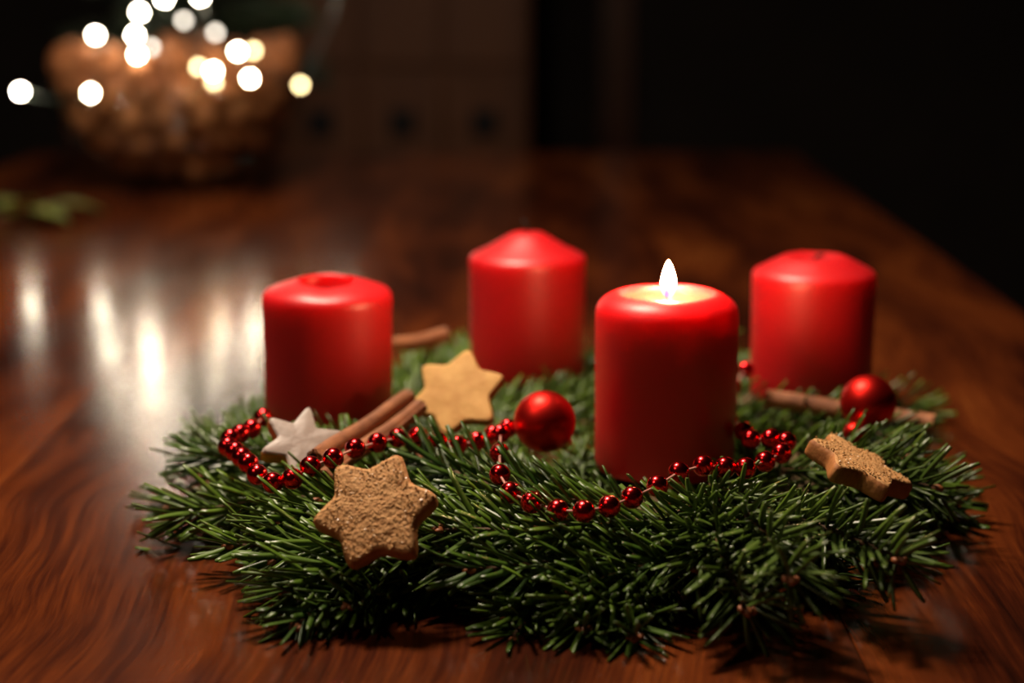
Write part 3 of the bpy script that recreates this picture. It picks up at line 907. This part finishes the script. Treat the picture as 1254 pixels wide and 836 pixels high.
# green sprig lying on the table at the far left
sp = thing('leafy_sprig', 'blurred green leafy sprig lying at the left edge of the table', 'sprig', at(14, 272, 0))
M_LEAF = noisy('green_leaf', (0.09, 0.12, 0.008), (0.16, 0.19, 0.015), 40, 0.85)
def leaf_mesh(l, w):
    V, F = [], []
    n = 10
    for i in range(n + 1):
        q = i / n; ww = w * math.sin(PI * min(1, q * 0.97 + 0.02)) ** 0.8
        z = 0.012 * math.sin(PI * q)
        V += [(l * q, -ww, z + 0.004), (l * q, 0, z), (l * q, ww, z + 0.004), (l * q, 0, z - 0.0012)]
    for i in range(n):
        for k in range(4):
            F.append((i * 4 + k, i * 4 + (k + 1) % 4, i * 4 + 4 + (k + 1) % 4, i * 4 + 4 + k))
    return mesh('leaf', V, F)
lm = leaf_mesh(0.075, 0.022)
for (x, y, a) in ((-0.07, 0, 20), (-0.03, 0.012, 60), (0.0, -0.008, -25), (0.02, 0.006, 15), (-0.05, -0.012, 200), (-0.01, 0.01, 130)):
    o = link('leaf', lm, M_LEAF, sp); o.location = (x, y, 0.004); o.rotation_euler = (0, 0, R(a))
v, f = tube([(-0.11, 0, 0.003), (-0.03, 0.004, 0.006), (0.03, 0, 0.005)], 0.002, 6)
link('stem', mesh('stem', v, f), M_STEM, sp)

# ------------------------------------------------------------------ background furniture
M_CAB = plain_wood('brown_cabinet_wood', (0.11, 0.032, 0.006), (0.18, 0.055, 0.010), 0.55)
M_PULL = mat('dark_iron_pull', (0.01, 0.01, 0.012), 0.5, 0.6)
CB = Vector((-0.215, 3.62, FLOOR))
cab = thing('wooden_cabinet', 'dim brown wooden cabinet with dark square pulls far behind the table', 'cabinet', CB)
def cpart(name, lo, hi, m, parent=cab, bv=0.003):
    return box(name, lo, hi, m, parent, bv)
cpart('body', (-0.25, 0.0, 0.06), (0.25, 0.38, 1.25), M_CAB)
cpart('plinth', (-0.24, 0.02, 0.0), (0.24, 0.36, 0.06), M_CAB)
cpart('top_board', (-0.265, -0.015, 1.25), (0.265, 0.39, 1.28), M_CAB)
for k in range(3):
    x0 = -0.24 + 0.161 * k
    d_ = cpart('drawer', (x0, -0.016, 0.62), (x0 + 0.157, 0.0, 0.80), M_CAB)
    cpart('pull', (x0 + 0.053, -0.034, 0.685), (x0 + 0.104, -0.016, 0.735), M_PULL, d_)
    d_ = cpart('door', (x0, -0.016, 0.82), (x0 + 0.157, 0.0, 1.235), M_CAB)
    cpart('pull', (x0 + 0.130, -0.034, 1.05), (x0 + 0.142, -0.016, 1.12), M_PULL, d_)
    d_ = cpart('door', (x0, -0.016, 0.075), (x0 + 0.157, 0.0, 0.60), M_CAB)
    cpart('pull', (x0 + 0.130, -0.034, 0.46), (x0 + 0.142, -0.016, 0.53), M_PULL, d_)

structure('trim_1', quad_box((0.20, 4.16, FLOOR), (0.27, 4.2, 1.35)), M_TLEG)

M_CHAIR = plain_wood('dark_chair_wood', (0.03, 0.014, 0.008), (0.07, 0.03, 0.015), 0.4)
ch = thing('dining_chair', 'dark wooden slat-back chair drawn up to the right side of the table', 'chair', (0.72, 2.12, FLOOR))
ch.rotation_euler = (0, 0, R(-90))
def hp(name, lo, hi, parent=ch): return box(name, lo, hi, M_CHAIR, parent, 0.004)
hp('seat', (-0.21, -0.21, 0.43), (0.21, 0.21, 0.465))
for sx in (-1, 1):
    hp('leg', (sx * 0.18 - 0.018, -0.198, 0.0), (sx * 0.18 + 0.018, -0.162, 0.43))
    hp('leg', (sx * 0.18 - 0.018, 0.165, 0.0), (sx * 0.18 + 0.018, 0.20, 0.43))
    hp('back_post', (sx * 0.18 - 0.016, 0.17, 0.465), (sx * 0.18 + 0.016, 0.20, 0.98))
hp('top_rail', (-0.164, 0.172, 0.90), (0.164, 0.196, 0.97))
hp('lower_rail', (-0.164, 0.172, 0.55), (0.164, 0.196, 0.59))
for k in range(5):
    hp('slat', (-0.125 + k * 0.056, 0.178, 0.59), (-0.099 + k * 0.056, 0.19, 0.90))

# ------------------------------------------------------------------ pendant lamp above the table (its light is set at the top)
pen = thing('pendant_lamp', 'pendant lamp with a dark metal shade hanging over the table', 'lamp', PENDANT)
M_SHADE = mat('dark_metal_shade', (0.03, 0.028, 0.025), 0.4, 0.8)
v, f = lathe([(0.125, -0.005), (0.128, -0.002), (0.118, 0.05), (0.085, 0.11), (0.03, 0.14), (0.02, 0.17), (0, 0.17),
              ], 48)
v2, f2 = lathe([(0, 0.13), (0.028, 0.13), (0.08, 0.105), (0.113, 0.05), (0.122, -0.004), (0.125, -0.005)], 48)
link('lamp_shade', mesh('lamp_shade', *merge((v, f), (v2, f2))), M_SHADE, pen)
v, f = tube([(0, 0, 0.17), (0, 0, 1.75 - PENDANT.z)], 0.003, 8)
link('cable', mesh('cable', v, f), M_SHADE, pen)
bm = bmesh.new(); bmesh.ops.create_uvsphere(bm, u_segments=24, v_segments=16, radius=0.03, matrix=Matrix.Translation((0, 0, 0.055)))
link('light_bulb', from_bm('light_bulb', bm), emission('warm_bulb', (1.0, 0.74, 0.5), 4.0), pen)

# added unseen fixture for the fill light, at the ceiling left of the camera (its light is set at the top)
fill_fixture = thing('added_fill_fixture', 'added unseen round ceiling fill light in a metal ring', 'lamp', FILL_POS)
v, f = lathe([(0.085, 0.0), (0.11, 0.0), (0.115, 0.006), (0.11, 0.02), (0.085, 0.02), (0.085, 0.0)], 40)
link('ring', mesh('ring', v, f), M_SHADE, fill_fixture)
v, f = lathe([(0, 0.008), (0.085, 0.008)], 40)
link('diffuser', mesh('diffuser', v, f), emission('added_fill_glow', (1.0, 0.76, 0.54), 3.0), fill_fixture)
